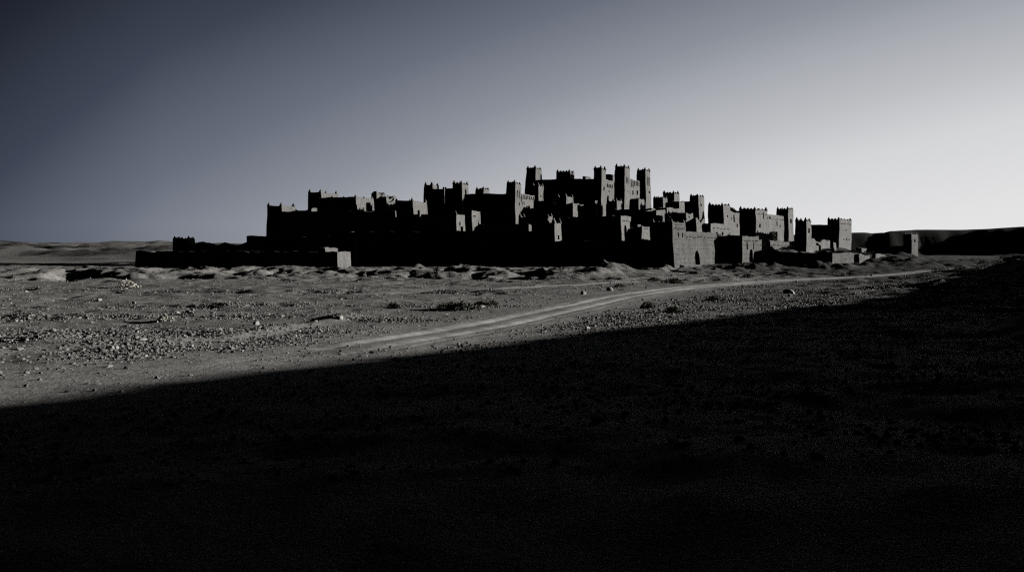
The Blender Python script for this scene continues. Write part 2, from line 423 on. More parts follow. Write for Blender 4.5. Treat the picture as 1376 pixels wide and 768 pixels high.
    # openings: real niches with a dark back
    for kind, b0, b1, z0, z1 in ops:
        wb = bmesh.new(); dep = .55 if kind != 'door' else .8
        n = 8 if kind in ('door', 'arch') else 1
        r = (b1-b0)/2; zsps = z1-r if n > 1 and z1-z0 > r*1.3 else z1
        out = [(b0, z0), (b1, z0)]
        if n > 1: out += [((b0+b1)/2+r*math.cos(math.pi*k/n), zsps+(z1-zsps)*math.sin(math.pi*k/n)) for k in range(n+1)]
        else: out += [(b1, z1), (b0, z1)]
        fo = [wb.verts.new(P(0, b, z)) for b, z in out]; bk = [wb.verts.new(P(0, b, z)-u*dep) for b, z in out]
        m = len(out)
        for k in range(m): wb.faces.new([fo[k], fo[(k+1) % m], bk[(k+1) % m], bk[k]])
        f = wb.faces.new(bk); f.material_index = 1
        if n > 1:   # spandrels closing the square hole above the arch
            c0, c1 = wb.verts.new(P(0, b0, z1)), wb.verts.new(P(0, b1, z1))
            arc = fo[2:]
            for k in range(n):
                wb.faces.new([arc[k], c1 if k < n//2 else c0, arc[k+1]])
            wb.faces.new([arc[n//2], c1, c0])
        wm = bpy.data.meshes.new(kind); wb.to_mesh(wm); wb.free(); wm.materials.append(mat); wm.materials.append(M_WOOD if kind == 'door' else M_DARK)
        link({'arch': 'window'}.get(kind, kind), wm, ob)
    # merlons
    def merlon(me_, a, b, s):
        p = P(a, b, zt)
        o = link('merlon', me_, ob, p); o.rotation_euler = (rnd.uniform(-.05, .05), rnd.uniform(-.05, .05), -R(yaw)+rnd.uniform(-.08, .08))
        k = s*rnd.uniform(.85, 1.12); o.scale = (s*rnd.uniform(.9, 1.1), s*rnd.uniform(.9, 1.1), k)
    if mer is not None and not solid:
        s = horn; i_ = .3
        cs = [(-w+i_, i_), (-i_, i_), (-i_, d-i_), (-w+i_, d-i_)]
        for k in corners: merlon(ME_CORNER, *cs[k], s)
        for k in range(mer[0]):
            a = -w+i_+(w-2*i_)*(k+1)/(mer[0]+1)
            for b in (i_, d-i_): merlon(ME_MID, a, b, s)
        for k in range(mer[1]):
            b = i_+(d-2*i_)*(k+1)/(mer[1]+1)
            for a in (-i_, -w+i_): merlon(ME_MID, a, b, s)
    return ob
def base_of(xl, xc, xr, D, yaw, w=None, d=None):
    C, u, v, w, d = frame(xl, xc, xr, D, yaw, w, d)
    p = C-u*w/2+v*d/2; return Vector((p.x, p.y, H(p.x, p.y)))

GT = 'watchtowers of the earthen village'; GH = 'flat roofed earthen houses'; GW = 'low earthen walls'; GK = 'big kasbahs on the knoll'
def B(name, label, cat, group, parts):
    """parts: list of (part name, positional args, keyword args)"""
    n0, a0, k0 = parts[0]
    r = root(name, label, cat, base_of(a0[0], a0[1], a0[2], a0[4], k0.get('yaw', 24), k0.get('w'), k0.get('d')), group)
    for n, a, k in parts: block(r, n, *a, **k)
    return r
def win(*rs): return [('window', *r) for r in rs]
# ---------------------------------------------- left wing
NO = dict(mer=None)
B('mud_house', 'long low mud house at far left front, its square end wall in sun', 'house', GH, [
    ('wall', (183, 454, 471, 337, 176), dict(yaw=10, mer=None, er=.35)),
    ('annex', (425, 437, 454, 332, 183), dict(yaw=12, mer=None, er=.3))])
B('mud_tower', 'small low tower with pointed corners alone at the far left end of the village', 'tower', GT, [
    ('wall', (232, 254, 262, 320.5, 224), dict(yaw=13, mer=(1, 1), horn=.8))])
B('mud_wall', 'long sagging dark wall between the small far left tower and the tall left tower', 'wall', GW, [
    ('wall', (250, 345, 0, 324.5, 221), dict(yaw=6, d=1.2, er=1.2, mat=M_RUIN))])
B('mud_house', 'dark flat roofed house stepping up against the foot of the tall left tower', 'house', GH, [
    ('wall', (331, 476, 486, 316, 214), dict(yaw=12, mer=None, er=.5))])
B('mud_tower', 'tall left tower with pointed corners, first high block from the left of the village', 'tower', GT, [
    ('wall', (359.5, 378.5, 397, 276, 228), dict(yaw=17, mer=(0, 0), horn=1.0, bt=.035)),
    ('side_wall', (378, 418, 426, 278.5, 231), dict(yaw=15, mer=None, er=1.1, mat=M_RUIN))])
B('mud_wall', 'dark straight topped wall in front of the shoulder of the tall left tower', 'wall', GW, [
    ('wall', (376, 531, 0, 283, 225.3), dict(yaw=3, d=1.3, er=.3))])
B('mud_tower', 'square tower with pointed corners and sunlit side, second high block from the left', 'tower', GT, [
    ('wall', (414, 431.5, 454, 258, 245), dict(yaw=18, mer=(0, 0), horn=1.0))])
B('mud_house', 'broad dark house with sunlit side wall right of the second high tower from the left', 'house', GH, [
    ('wall', (428, 478.5, 502, 264, 237), dict(yaw=17, mer=(2, 1), horn=.8, corners=(1, 2), er=.3))])
B('mud_house', 'wide dark lower house whose roof edge cuts across below the left ruin', 'house', GH, [
    ('wall', (385, 534, 545, 281.5, 230), dict(yaw=12, mer=None, er=.45))])
B('ruined_house', 'crumbled roofless ruin with rounded broken walls and gaps on the left skyline', 'ruin', None, [
    ('wall', (499, 506, 518, 257, 250), dict(yaw=18, mer=None, er=1.6, mat=M_RUIN, bt=.05, par=1.6)),
    ('broken_wall', (510, 519, 532, 261.5, 247), dict(yaw=18, mer=None, er=1.3, mat=M_RUIN, open=win((523, 529, 264, 268)), par=1.2)),
    ('chimney', (492.5, 498, 500.5, 271.5, 236.5), dict(yaw=17, mer=None, er=.2))])
B('mud_house', 'dark cube house right of the left ruin with a sunlit plain side', 'house', GH, [
    ('wall', (531, 555, 573.5, 269, 228), dict(yaw=17, mer=(0, 0), horn=.8, er=.25)),
    ('chimney', (561.5, 564.5, 566, 282, 222.6), dict(yaw=15, mer=None, er=.1))])
B('mud_house', 'dark house with a small arched slit in its narrow sunlit side below the left towers', 'house', GH, [
    ('wall', (545, 613, 624.5, 287.5, 222), dict(yaw=14, mer=(0, 0), corners=(1,), horn=1.0, er=.2, open=[('window', 617, 618.6, 298, 303), ('door', 618.5, 622, 304.5, 311)]))])
B('mud_house', 'narrow taller house with blank sunlit side in the middle front of the village', 'house', GH, [
    ('wall', (622, 634, 645, 282.5, 228.5), dict(yaw=15, mer=None, er=.15, open=win((635.5, 639, 289.5, 291))))])
B('mud_house', 'huge unbroken dark house front below the two small sunlit sides left of centre', 'house', GH, [
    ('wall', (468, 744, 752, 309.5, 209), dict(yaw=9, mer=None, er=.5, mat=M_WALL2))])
# H: left kasbah
B('kasbah', 'left of the kasbahs, low dark hall with a pointed tower at both ends', 'kasbah', GK, [
    ('wall', (571, 615, 628, 252.5, 263), dict(yaw=18, mer=None, er=.3)),
    ('tower', (569.5, 581, 590, 248, 266), dict(yaw=18, mer=(0, 0), horn=1.0)),
    ('tower', (608, 621, 629.5, 246.5, 262), dict(yaw=18, mer=(1, 1), horn=1.1, open=win((624.5, 626.5, 254, 262)))),
    ('chimney', (595, 597, 600, 251, 261), dict(yaw=18, mer=None, er=.3))])
# J: long hall with windowed facade
B('kasbah', 'long dark kasbah hall with corner tower and sunlit facade of small windows left of centre', 'kasbah', GK, [
    ('wall', (624, 695, 718, 258.8, 243), dict(beams=5, yaw=19, mer=None, er=.18,
        open=win(*[(699.7+k*2.65, 701+k*2.65, 261.5, 268) for k in range(7)], (701, 702.2, 271, 275.5), (704, 705.2, 271, 275.5), (707.2, 708.8, 276, 280))+[('door', 709, 712.5, 275, 297)])),
    ('tower', (680.5, 692.5, 700, 246.3, 241), dict(yaw=19, mer=(2, 1), horn=1.0, open=win((694.8, 695.8, 256, 266), (697, 698, 256, 266), (697.2, 698.5, 272, 276)))),
    ('roof_hut', (638.5, 650, 658, 254, 250), dict(yaw=19, mer=(1, 1), horn=.9))])
B('mud_house', 'small dark house in front of the windowed facade, roof edge catching a strip of sun', 'house', GH, [
    ('wall', (648, 711, 715, 300.5, 229), dict(yaw=14, mer=None, er=.5))])
B('mud_house', 'dark house right below the windowed facade with two pointed corners', 'house', GH, [
    ('wall', (697, 737, 742, 290, 232), dict(yaw=17, mer=(0, 0), horn=1.0, er=.4))])
# ---------------------------------------------- top of the knoll
B('kasbah', 'highest kasbah on the knoll, long dark front between two tall towers with a roof tower', 'kasbah', GK, [
    ('wall', (713, 806.5, 825, 239, 265), dict(yaw=22, mer=None, er=.2,
        open=win((815.2, 816.6, 248, 252.5), (817.4, 818.8, 248, 252.5), (819.6, 821, 248, 252.5), (822, 823.4, 248, 252.5), (817, 819.6, 255.5, 257))+[('door', 815.2, 818, 262.5, 275)])),
    ('tower', (707.2, 720, 728, 226.5, 273), dict(yaw=22, mer=(2, 1), horn=1.15, bt=.035)),
    ('tower', (798.3, 808.5, 814, 226.8, 262.5), dict(yaw=22, mer=(2, 1), horn=1.15, open=win((811.2, 812.6, 250.5, 256)))),
    ('roof_tower', (747.7, 766, 771.5, 230.7, 277), dict(yaw=22, mer=(3, 1), horn=1.0)),
    ('broken_wall', (783, 787, 794, 237, 268), dict(yaw=30, mer=None, er=1.2, mat=M_RUIN)),
    ('roof_hut', (814.5, 820, 825, 233.6, 282), dict(yaw=22, mer=(1, 0), horn=1.0))])
B('kasbah', 'kasbah with the tallest tower of all and a sunlit facade with a row of windows', 'kasbah', GK, [
    ('wall', (838, 842.5, 862, 239.2, 282), dict(yaw=23, mer=None, er=.12,
        open=win(*[(848.2+k*1.9, 849.3+k*1.9, 243.5, 250.5) for k in range(6)], (849.5, 851.3, 256, 261.5), (855, 856.6, 256, 261.5)))),
    ('tower', (826.7, 839.5, 846.2, 224.3, 279), dict(yaw=23, mer=(2, 1), horn=1.2, open=win((841, 842, 238, 247), (843.3, 844.3, 238, 247), (843, 844.6, 256, 258)))),
    ('tower', (856, 867.5, 873.8, 229.2, 294), dict(yaw=23, mer=(2, 1), horn=1.2, bt=.042, open=win((869.3, 870, 238, 250), (870.7, 871.4, 238, 250), (872.1, 872.8, 238, 250), (871, 872.6, 256.5, 259.5)))),
    ('gate_house', (846, 858.5, 866, 267.3, 268), dict(yaw=24, mer=(4, 2), horn=.55, er=.2))])
# ---------------------------------------------- slope of the knoll
B('mud_tower', 'thin pointed tower with sunlit side standing before the left half of the highest kasbah', 'tower', GT, [
    ('wall', (714, 724, 731, 250.3, 257), dict(yaw=22, mer=(1, 1), horn=1.1, open=win((726, 727, 262, 265), (728.3, 729.3, 262, 265))))])
B('mud_house', 'low dark house right of the thin pointed tower, roof corner in the sun', 'house', GH, [
    ('wall', (724, 742, 747.5, 265, 262), dict(yaw=22, mer=None, er=.6))])
B('mud_tower', 'stubby tower with a notched top below the roof tower of the highest kasbah', 'tower', GT, [
    ('wall', (748, 761, 770, 263.8, 256), dict(yaw=22, mer=(0, 0), horn=1.0, er=.25))])
B('mud_house', 'house with broad ragged sunlit side and tall dark slit in the slope centre', 'house', GH, [
    ('wall', (733, 770, 796, 272, 246), dict(yaw=21, mer=None, er=.6, mat=M_RUIN, open=[('window', 775.5, 779, 273.5, 284)]))])
B('mud_house', 'dark house with a narrow sunlit edge on the slope below the two right kasbah towers', 'house', GH, [
    ('wall', (782, 800, 803, 269, 254), dict(yaw=21, mer=None, er=.3))])
B('mud_tower', 'small notched tower with sunlit side just below the tallest kasbah tower', 'tower', GT, [
    ('wall', (815, 828.5, 836, 269, 251), dict(yaw=22, mer=(0, 0), horn=.9, er=.3))])
B('mud_house', 'dark wide flat roofed house at the feet of the tallest kasbah towers', 'house', GH, [
    ('wall', (826, 876, 880, 279.5, 243), dict(yaw=20, mer=None, er=.5))])
B('mud_house', 'dark low house mid slope below the ragged sunlit house', 'house', GH, [
    ('wall', (760, 829, 832, 289.5, 234), dict(yaw=17, mer=None, er=.5))])
B('mud_house', 'dark house ending in a thin sunlit corner behind the long front wall', 'house', GH, [
    ('wall', (772, 818.5, 821.3, 294.5, 222), dict(yaw=16, mer=None, er=.2))])
B('mud_house', 'tall house with sunlit side and narrow doorway behind the long front wall', 'house', GH, [
    ('wall', (819, 834, 847.5, 289, 221), dict(beams=3, yaw=19, mer=None, er=.12, open=[('door', 838, 841.2, 302, 318)]))])
B('mud_house', 'low house with small sunlit end behind the right end of the long front wall', 'house', GH, [
    ('wall', (846, 862, 873, 304, 213.5), dict(yaw=20, mer=None, er=.5, open=win((866, 871, 305.5, 307.5)))),
    ('chimney', (855.5, 857, 861.5, 300.8, 219), dict(yaw=30, mer=None, er=.2))])
B('mud_tower', 'slim sunlit tower with two long pointed corners standing in the middle of the front row', 'tower', GT, [
    ('wall', (733, 745, 754, 299, 206.5), dict(yaw=15, mer=(0, 0), horn=1.25, er=.1, open=[('window', 749, 751, 316, 322)]))])
B('mud_wall', 'long dark front wall with a straight top left of the gate tower', 'wall', GW, [
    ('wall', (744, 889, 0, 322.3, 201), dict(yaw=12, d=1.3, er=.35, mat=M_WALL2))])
# ---------------------------------------------- right half
Y3 = 30
B('gatehouse', 'front corner tower and sunlit courtyard wall with an arched doorway, nearest building right of centre', 'gatehouse', None, [
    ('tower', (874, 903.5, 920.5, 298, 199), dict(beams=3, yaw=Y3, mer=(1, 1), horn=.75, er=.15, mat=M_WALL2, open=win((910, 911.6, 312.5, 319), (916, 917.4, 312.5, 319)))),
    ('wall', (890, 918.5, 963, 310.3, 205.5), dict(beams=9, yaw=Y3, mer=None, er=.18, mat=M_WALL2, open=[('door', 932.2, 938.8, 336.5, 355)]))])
B('mud_house', 'house with stepped sunlit walls and a taller back block above the gate tower', 'house', GH, [
    ('wall', (866, 882, 908, 280.5, 233), dict(yaw=26, mer=None, er=.5)),
    ('upper_wall', (884, 896, 912, 277.5, 239), dict(yaw=26, mer=None, er=.4))])
B('mud_house', 'narrow house with toothed parapet left of the twin towers right of the knoll top', 'house', GH, [
    ('wall', (877.5, 891, 897, 265.3, 256), dict(yaw=25, mer=(3, 1), horn=.7, er=.15))])
B('mud_tower', 'left of the twin square towers right of the knoll top, with low sunlit annex', 'tower', GT, [
    ('wall', (890.7, 905.5, 913, 259, 260), dict(yaw=25, mer=(2, 1), horn=.95)),
    ('annex', (902, 912.5, 919.5, 269.3, 258), dict(yaw=25, mer=None, er=.4))])
B('mud_tower', 'right of the twin square towers right of the knoll top, with a dark wing', 'tower', GT, [
    ('wall', (927, 938.5, 946, 263.5, 271), dict(yaw=25, mer=(2, 1), horn=.95, open=win((940.6, 942.4, 274, 277)))),
    ('wing', (915, 938, 0, 269.3, 278), dict(yaw=22, d=5, mer=None, er=.25))])
B('mud_house', 'dark house with a small square sunlit side behind the gate tower', 'house', GH, [
    ('wall', (903, 922, 931.5, 284, 231), dict(yaw=26, mer=None, er=.5, open=win((925.3, 926.8, 288, 290.5))))])
B('ruined_house', 'roofless ruin with a broken triangular sunlit gable above the courtyard wall', 'ruin', None, [
    ('wall', (918, 935.5, 947, 292.5, 226), dict(yaw=27, mer=None, er=1.7, mat=M_RUIN, par=1.2))])
B('kasbah', 'kasbah with toothed tower and lower front block, standing above the arched doorway wall', 'kasbah', GK, [
    ('tower', (951.5, 971.5, 981, 275.3, 240), dict(yaw=27, mer=(3, 1), horn=.95, open=win((976, 977.4, 289, 292)))),
    ('wall', (962, 978, 993.3, 282.8, 244), dict(yaw=27, mer=None, er=.4, open=win((985.4, 987, 287, 298), (982, 983, 292, 294), (989.4, 991, 300, 305)))),
    ('front_block', (937, 955.3, 980, 299.3, 230), dict(beams=5, yaw=27, mer=None, er=.15, open=win((961.5, 963.2, 312, 315), (970, 971.6, 311.5, 315))))])
B('mud_wall', 'ruined wall with a jagged broken top on the skyline between two right hand kasbahs', 'wall', GW, [
    ('wall', (980, 1004, 0, 277.5, 274), dict(yaw=20, d=1.3, er=1.6, mat=M_RUIN))])
B('kasbah', 'kasbah with a bold toothed tower and wide windowed sunlit facade on the right', 'kasbah', GK, [
    ('tower', (993, 1015.5, 1031, 281, 255), dict(beams=3, yaw=29, mer=(3, 2), horn=1.15, er=.25, open=win((1025, 1026.3, 285, 294), (1019.5, 1021.6, 300.5, 305.5)))),
    ('wall', (1012, 1027, 1053, 286.8, 262), dict(beams=6, yaw=29, mer=None, er=.1, open=win((1029, 1031.5, 290.5, 295), (1033, 1035, 290.5, 293), (1043, 1044.3, 297, 303.5), (1027.5, 1029.2, 306.5, 310.5), (1047.5, 1048.7, 302, 305))))])
B('mud_tower', 'square tower rising at the right edge of the wide windowed facade', 'tower', GT, [
    ('wall', (1043.5, 1059.5, 1066, 280.7, 280), dict(yaw=29, mer=(2, 1), horn=.95, open=win((1061.8, 1064, 294, 300))))])
B('mud_tower', 'tower with four pointed corners and one small window standing alone on the right front', 'tower', GT, [
    ('wall', (1068.5, 1083.5, 1089.8, 297, 236), dict(yaw=29, mer=(1, 1), horn=1.1, open=win((1085.6, 1087.6, 306.5, 313))))])
B('gatehouse', 'dark fronted gatehouse with a tall split doorway and a long sunlit side wall', 'gatehouse', None, [
    ('wall', (963.3, 997.5, 1019, 315.8, 222), dict(beams=4, yaw=Y3, mer=None, er=.25, mat=M_WALL2, open=[('window', 1003.4, 1005.2, 325, 334.5), ('window', 1011.5, 1013, 325, 334.5), ('door', 1006.8, 1011.6, 335, 356)])),
    ('side_wall', (1004, 1018.5, 1068.5, 322, 232), dict(beams=9, yaw=Y3, mer=None, er=.3, mat=M_WALL2))])
B('mud_house', 'plain dark house between the lone pointed tower and the last big tower on the right', 'house', GH, [
    ('wall', (1088, 1120, 0, 301.3, 266), dict(yaw=20, d=7, mer=None, er=.15))])
B('mud_wall', 'worn sunlit wall with ragged top joining the lone pointed tower and last big tower', 'wall', GW, [
    ('wall', (1086, 1089.5, 1118, 320.5, 240), dict(yaw=30, mer=None, er=.9, mat=M_RUIN, open=win((1096.5, 1100, 324.5, 329))))])
B('mud_tower', 'last big square tower of the village on the right, with tiny windows', 'tower', GT, [
    ('wall', (1112, 1128, 1144.5, 294.3, 257), dict(beams=4, yaw=34, mer=(2, 3), horn=.9, open=win((1136.4, 1138, 308, 310.5), (1133, 1134.4, 321, 323), (1137, 1138.4, 321, 323), (1140.6, 1142, 321, 323)))),
    ('buttress', (1117, 1120, 1123.5, 323, 247), dict(yaw=34, mer=None, er=.5))])
B('mud_wall', 'crumbling dark wall with a lumpy eroded top in front of the right hand houses', 'wall', GW, [
    ('wall', (1014, 1118, 0, 334.8, 203), dict(yaw=4, d=1.4, er=1.0, mat=M_RUIN))])
B('mud_wall', 'low pale sunlit wall at the right foot of the village below the last big tower', 'wall', GW, [
    ('wall', (1116, 1118, 1154, 339, 214), dict(yaw=52, mer=None, er=.3, mat=M_RUIN))])
B('mud_wall', 'short darker wall stub next right of the low pale wall', 'wall', GW, [
    ('wall', (1152, 1154.5, 1169, 341, 219), dict(yaw=48, mer=None, er=.5, mat=M_RUIN))])
B('mud_wall', 'second short wall stub, rightmost of the stubs below the lone far tower', 'wall', GW, [
    ('wall', (1171, 1176, 1191, 340.5, 224), dict(yaw=46, mer=None, er=.6, mat=M_RUIN))])
B('mud_house', 'small pale hut catching sun behind the low walls on the right', 'house', GH, [
    ('wall', (1150, 1158, 1166.5, 331.5, 250), dict(yaw=40, mer=None, er=.5, mat=M_RUIN))])
B('mud_tower', 'lone slim watchtower apart from the village at far right with one small window', 'tower', GT, [
    ('wall', (1214, 1225, 1233.5, 313.6, 246), dict(yaw=42, mer=(0, 0), horn=.5, er=.3, bt=.03, mat=M_WALL2, open=win((1228, 1230.2, 321.5, 325))))])
B('mud_wall', 'long dark wall running left from the lone far right watchtower', 'wall', GW, [
    ('wall', (1166, 1217, 0, 330, 252), dict(yaw=6, d=1.4, er=.9, mat=M_RUIN))])

# ------------------------------------------------------------------ stones
def rock_mesh(name, seed, sub, mat, sq=(1, .8, .6), sharp=.32):
    r = random.Random(seed); bm = bmesh.new(); bmesh.ops.create_icosphere(bm, subdivisions=sub, radius=1)
    planes = [(Vector((r.gauss(0, 1), r.gauss(0, 1), r.gauss(0, .8))).normalized(), r.uniform(.5, .85)) for _ in range(9)]
    for v in bm.verts:
        for n, d in planes:
            e = v.co.dot(n)-d
            if e > 0: v.co -= n*e
        v.co += mn.noise_vector(v.co*1.7+Vector((seed, 0, 0)))*sharp*.3
        v.co = Vector((v.co.x*sq[0], v.co.y*sq[1], v.co.z*sq[2]))
    me = bpy.data.meshes.new(name); bm.to_mesh(me); bm.free(); me.materials.append(mat); return me
ROCKS = [rock_mesh('rock', k, 2, M_ROCK, (1, r_, z_)) for k, (r_, z_) in enumerate([(.8, .6), (.65, .5), (.9, .45), (.7, .75), (.55, .4), (.85, .65)])]
def pt(px, D): return (px-688)/F*D
def ground_at(px, py):
    """point of the plain seen at a pixel"""
    D = CAMZ*F/max(py-HY, 1); x = pt(px, D)
    for _ in range(6):
        D = (CAMZ-H(x, D))*F/(py-HY); x = pt(px, D)
    return x, D
def place_rock(x, y, s, me, label, group, sink=.25, name='rock'):
    o = bpy.data.objects.new(name, me); COL.objects.link(o)
    o.location = (x, y, H(x, y)+s*(.42-sink)); o.scale = (s, s, s*rnd.uniform(.8, 1.15)); o.rotation_euler = (rnd.uniform(-.3, .3), rnd.uniform(-.3, .3), rnd.uniform(0, 6.3))
    o['label'] = label; o['category'] = 'rock'
    if group: o['group'] = group
    return o
def density(x, y):
    """how stony the plain is"""
    rd, _, _ = polydist(x, y, ROAD_S); pd, _, _ = polydist(x, y, PATH_S)
    g = .035*np.ones_like(x)
    for (yy, a, s) in ((70, .7, 41), (52, .6, 42), (43, .8, 43), (92, .45, 44)):
        yc = yy+7*fbm(x/26, x*0+s, s, 3)+.05*x
        g += a*np.exp(-((y-yc+.4)/1.1)**2)*sst(6, -2, x-(y-42)*.12+3)
    g += .75*np.exp(-((x+13)/9)**2-((y-38.5)/3.6)**2)+.5*np.exp(-((x+9)/7)**2-((y-44)/3)**2)
    left = np.maximum(sst(2, 5, rd), .4*sst(42, 28, y))
    g += .85*np.exp(-((x-5.5)/5.5)**2-((y-50)/5.5)**2)+.6*np.exp(-((x-19)/9)**2-((y-68)/9)**2)+.35*np.exp(-((x-34)/14)**2-((y-95)/12)**2)
    g *= .2+1.7*np.clip(fbm(x/3.4, y/2.6, 101, 4)+.3, 0, 1)
    return g*(.04+.96*left)*(.15+.85*sst(.6, 1.6, pd))*sst(190, 150, y)
def sample(n, y0, y1):
    xs, ys = np.empty(0), np.empty(0)
    while len(xs) < n:
        y = y0+(y1-y0)*rng.random(60000)**1.15; x = (rng.random(60000)*2-1)*(y*.56+3)
        k = rng.random(60000) < density(x, y)*.75
        xs = np.concatenate([xs, x[k]]); ys = np.concatenate([ys, y[k]])
    return xs[:n], ys[:n]
# the big ones stand out singly
place_rock(*ground_at(456, 431), .3, rock_mesh('rock', 31, 2, M_ROCKP, (1, .7, .7)), 'pale boulder at the end of the low bank beside the track, largest on the plain', None)
place_rock(*ground_at(1061, 393.5), .8, rock_mesh('rock', 33, 2, M_ROCKP, (1, .55, .34)), 'long flat pale boulder right of the dirt track below the gatehouse', None, .3)
place_rock(*ground_at(819, 391), .4, rock_mesh('rock', 34, 2, M_ROCK, (1, .9, .9)), 'dark round boulder beside the upper edge of the dirt track in mid plain', None)
place_rock(*ground_at(784, 395), .34, rock_mesh('rock', 35, 2, M_ROCK, (1, .9, .8)), 'smaller dark round boulder left of the round boulder by the track', None)
place_rock(*ground_at(1171, 370.5), .3, rock_mesh('rock', 36, 2, M_ROCKP, (1, .8, .9)), 'bright white stone at the roadside where the track leaves to the far right', None)
place_rock(*ground_at(247, 456), .2, rock_mesh('rock', 37, 2, M_ROCKP, (.8, .7, 1)), 'upright pale stone in the rubble band on the left plain', None)
place_rock(*ground_at(180, 411), .26, rock_mesh('rock', 38, 2, M_ROCKP, (1, .8, .6)), 'bright pale stone in the farther stone row on the left plain', None)
place_rock(*ground_at(345, 436), .22, rock_mesh('rock', 39, 2, M_ROCKP, (.9, .8, .8)), 'pale blocky stone at the right end of the near stone rows', None)
KINDS = [('rock lying in the stony rubble bands on the left plain', 'rocks in the rubble bands left of the track', 175, lambda x, y: (y > 26) & (y < 60) & (x < -2.5), 24, 60),
         ('rock in the rubble strip between the dirt track and the big shadow', 'rocks right of the track', 65, lambda x, y: (x > -1) & (y > 40), 40, 85),
         ('rock in the far stone rows below the eroded bank', 'rocks below the bank', 40, lambda x, y: (x < 8) & (y > 60), 60, 105)]
for lab, grp, n, ok, y0, y1 in KINDS:
    xs, ys = sample(n*8, y0, y1); k = ok(xs, ys); c = 0
    for x, y in zip(xs[k], ys[k]):
        if c >= n: break
        rd = polydist(np.array([x]), np.array([y]), ROAD_S)[0][0]
        if rd < 2.6: continue
        s = (.075+.13*rnd.random()**2.6)*(1 if y < 55 else 1.3)
        place_rock(x, y, s, ROCKS[c % 6], lab, grp, .3); c += 1
# gravel: nobody could count it
def gravel(n):
    ico = bmesh.new(); bmesh.ops.create_icosphere(ico, subdivisions=1, radius=1)
    bv = np.array([v.co[:] for v in ico.verts]); bf = np.array([[v.index for v in f.verts] for f in ico.faces]); ico.free()
    a = sample(int(n*.55), 14, 62); b = sample(int(n*.45), 55, 165)
    x = np.concatenate([a[0], b[0]]); y = np.concatenate([a[1], b[1]]); m = len(x)
    s = (.018+.07*rng.random(m)**3.2)*(1+np.clip(y-45, 0, 90)*.012)
    ang = rng.random(m)*6.283; z = height(x, y)
    sc = np.stack([s*(.8+.6*rng.random(m)), s*(.6+.5*rng.random(m)), s*(.4+.5*rng.random(m))], -1)
    v = bv[None]*(.72+.56*rng.random((m, 12, 1)))*sc[:, None, :]
    c, sn = np.cos(ang)[:, None], np.sin(ang)[:, None]
    vx = v[..., 0]*c-v[..., 1]*sn+x[:, None]; vy = v[..., 0]*sn+v[..., 1]*c+y[:, None]; vz = v[..., 2]+(z+sc[:, 2]*.25)[:, None]
    co = np.stack([vx, vy, vz], -1).reshape(-1, 3)
    f = (bf[None]+(np.arange(m)*12)[:, None, None]).reshape(-1, 3)
    o = raw_mesh('gravel', co, f, M_GRAV); o['kind'] = 'stuff'; o['label'] = 'loose gravel and small stones strewn over the desert plain'; o['category'] = 'gravel'
gravel(56000)

# ------------------------------------------------------------------ scrub
def bush(name, label, x, y, r, h, mat, n=260, group=None, cat='shrub', z=None, seed=0, leaf=.09):
    q = random.Random(seed+17); z = H(x, y) if z is None else z
    ro = root(name, label, cat, (x, y, z-.03), group)
    for part, m, cnt in (('twigs', M_TWIG, n//3), ('foliage', mat, n)):
        vs, fs = [], []
        for _ in range(cnt):
            a = q.uniform(0, 6.283); e = math.acos(q.uniform(0, 1)); rr = r*q.uniform(.35, 1)**.6*(1+.3*math.sin(3*a+seed))
            tip = Vector((rr*math.sin(e)*math.cos(a), rr*math.sin(e)*math.sin(a), h*math.cos(e)*q.uniform(.55, 1)+.04))
            if part == 'twigs':
                b = Vector((q.uniform(-.1, .1)*r, q.uniform(-.1, .1)*r, 0)); s = Vector((-math.sin(a), math.cos(a), 0))*.012*max(1, r)
                mid = tip*.5+Vector((0, 0, .15*h)); i = len(vs); vs += [b-s, b+s, mid+s, mid-s, tip]; fs += [(i, i+1, i+2, i+3), (i+3, i+2, i+4)]
            else:
                d = Vector((q.gauss(0, 1), q.gauss(0, 1), q.gauss(.4, .8))).normalized(); s = d.cross(Vector((q.gauss(0, 1), q.gauss(0, 1), q.gauss(0, 1)))).normalized()
                L = leaf*q.uniform(.6, 1.5)*max(.7, r); i = len(vs); vs += [tip-s*L*.35, tip+s*L*.35, tip+d*L+s*L*.1]; fs.append((i, i+1, i+2))
        me = bpy.data.meshes.new(part); me.from_pydata(vs, [], fs); me.materials.append(m); link(part, me, ro)
    return ro
SG = 'dark desert shrubs'
for k, (px, py, r, h, lab) in enumerate([
    (619, 416, 1.1, .5, 'wide dark shrub above the bend of the dirt track'), (598, 417, .6, .45, 'small dark shrub hugging the left side of the wide dark shrub'),
    (648, 411, .7, .36, 'low dark shrub right of the wide dark shrub'), (662, 410, .35, .3, 'little dark tuft between the wide shrub and the footpath'),
    (531, 414, .42, .35, 'lone small shrub on the open plain left of the wide dark shrub'), (905, 381, 1.2, .7, 'spreading dark shrub below the corner of the gate tower'),
    (880, 378, .9, .55, 'dark shrub left of the spreading shrub below the gate tower'), (832, 386, .6, .4, 'small shrub beside the round boulders by the track'),
    (1005, 376, .8, .5, 'shrub on the rise in front of the gatehouse'), (870, 414, .5, .4, 'dark tuft amid rubble right of the track'),
    (905, 420, .6, .4, 'low shrub deeper in the rubble right of the track, near the shadow'), (960, 404, .6, .4, 'low shrub on the stony slope below the track bend')]):
    x, y = ground_at(px, py); bush('shrub', lab, x, y, r, h, M_LEAF, 650, SG, seed=k, leaf=.13)
for k, (px, py, r, h, lab) in enumerate([(171, 388, 1.1, .9, 'pale dry bush at the foot of the eroded bank on the left'), (222, 432, .4, .3, 'small pale grass tuft in the left stone rows')]):
    x, y = ground_at(px, py); bush('dry_bush', lab, x, y, r, h, M_STRAW, 420, seed=50+k, leaf=.14)
def at_depth(px, D): x = pt(px, D); return x, D
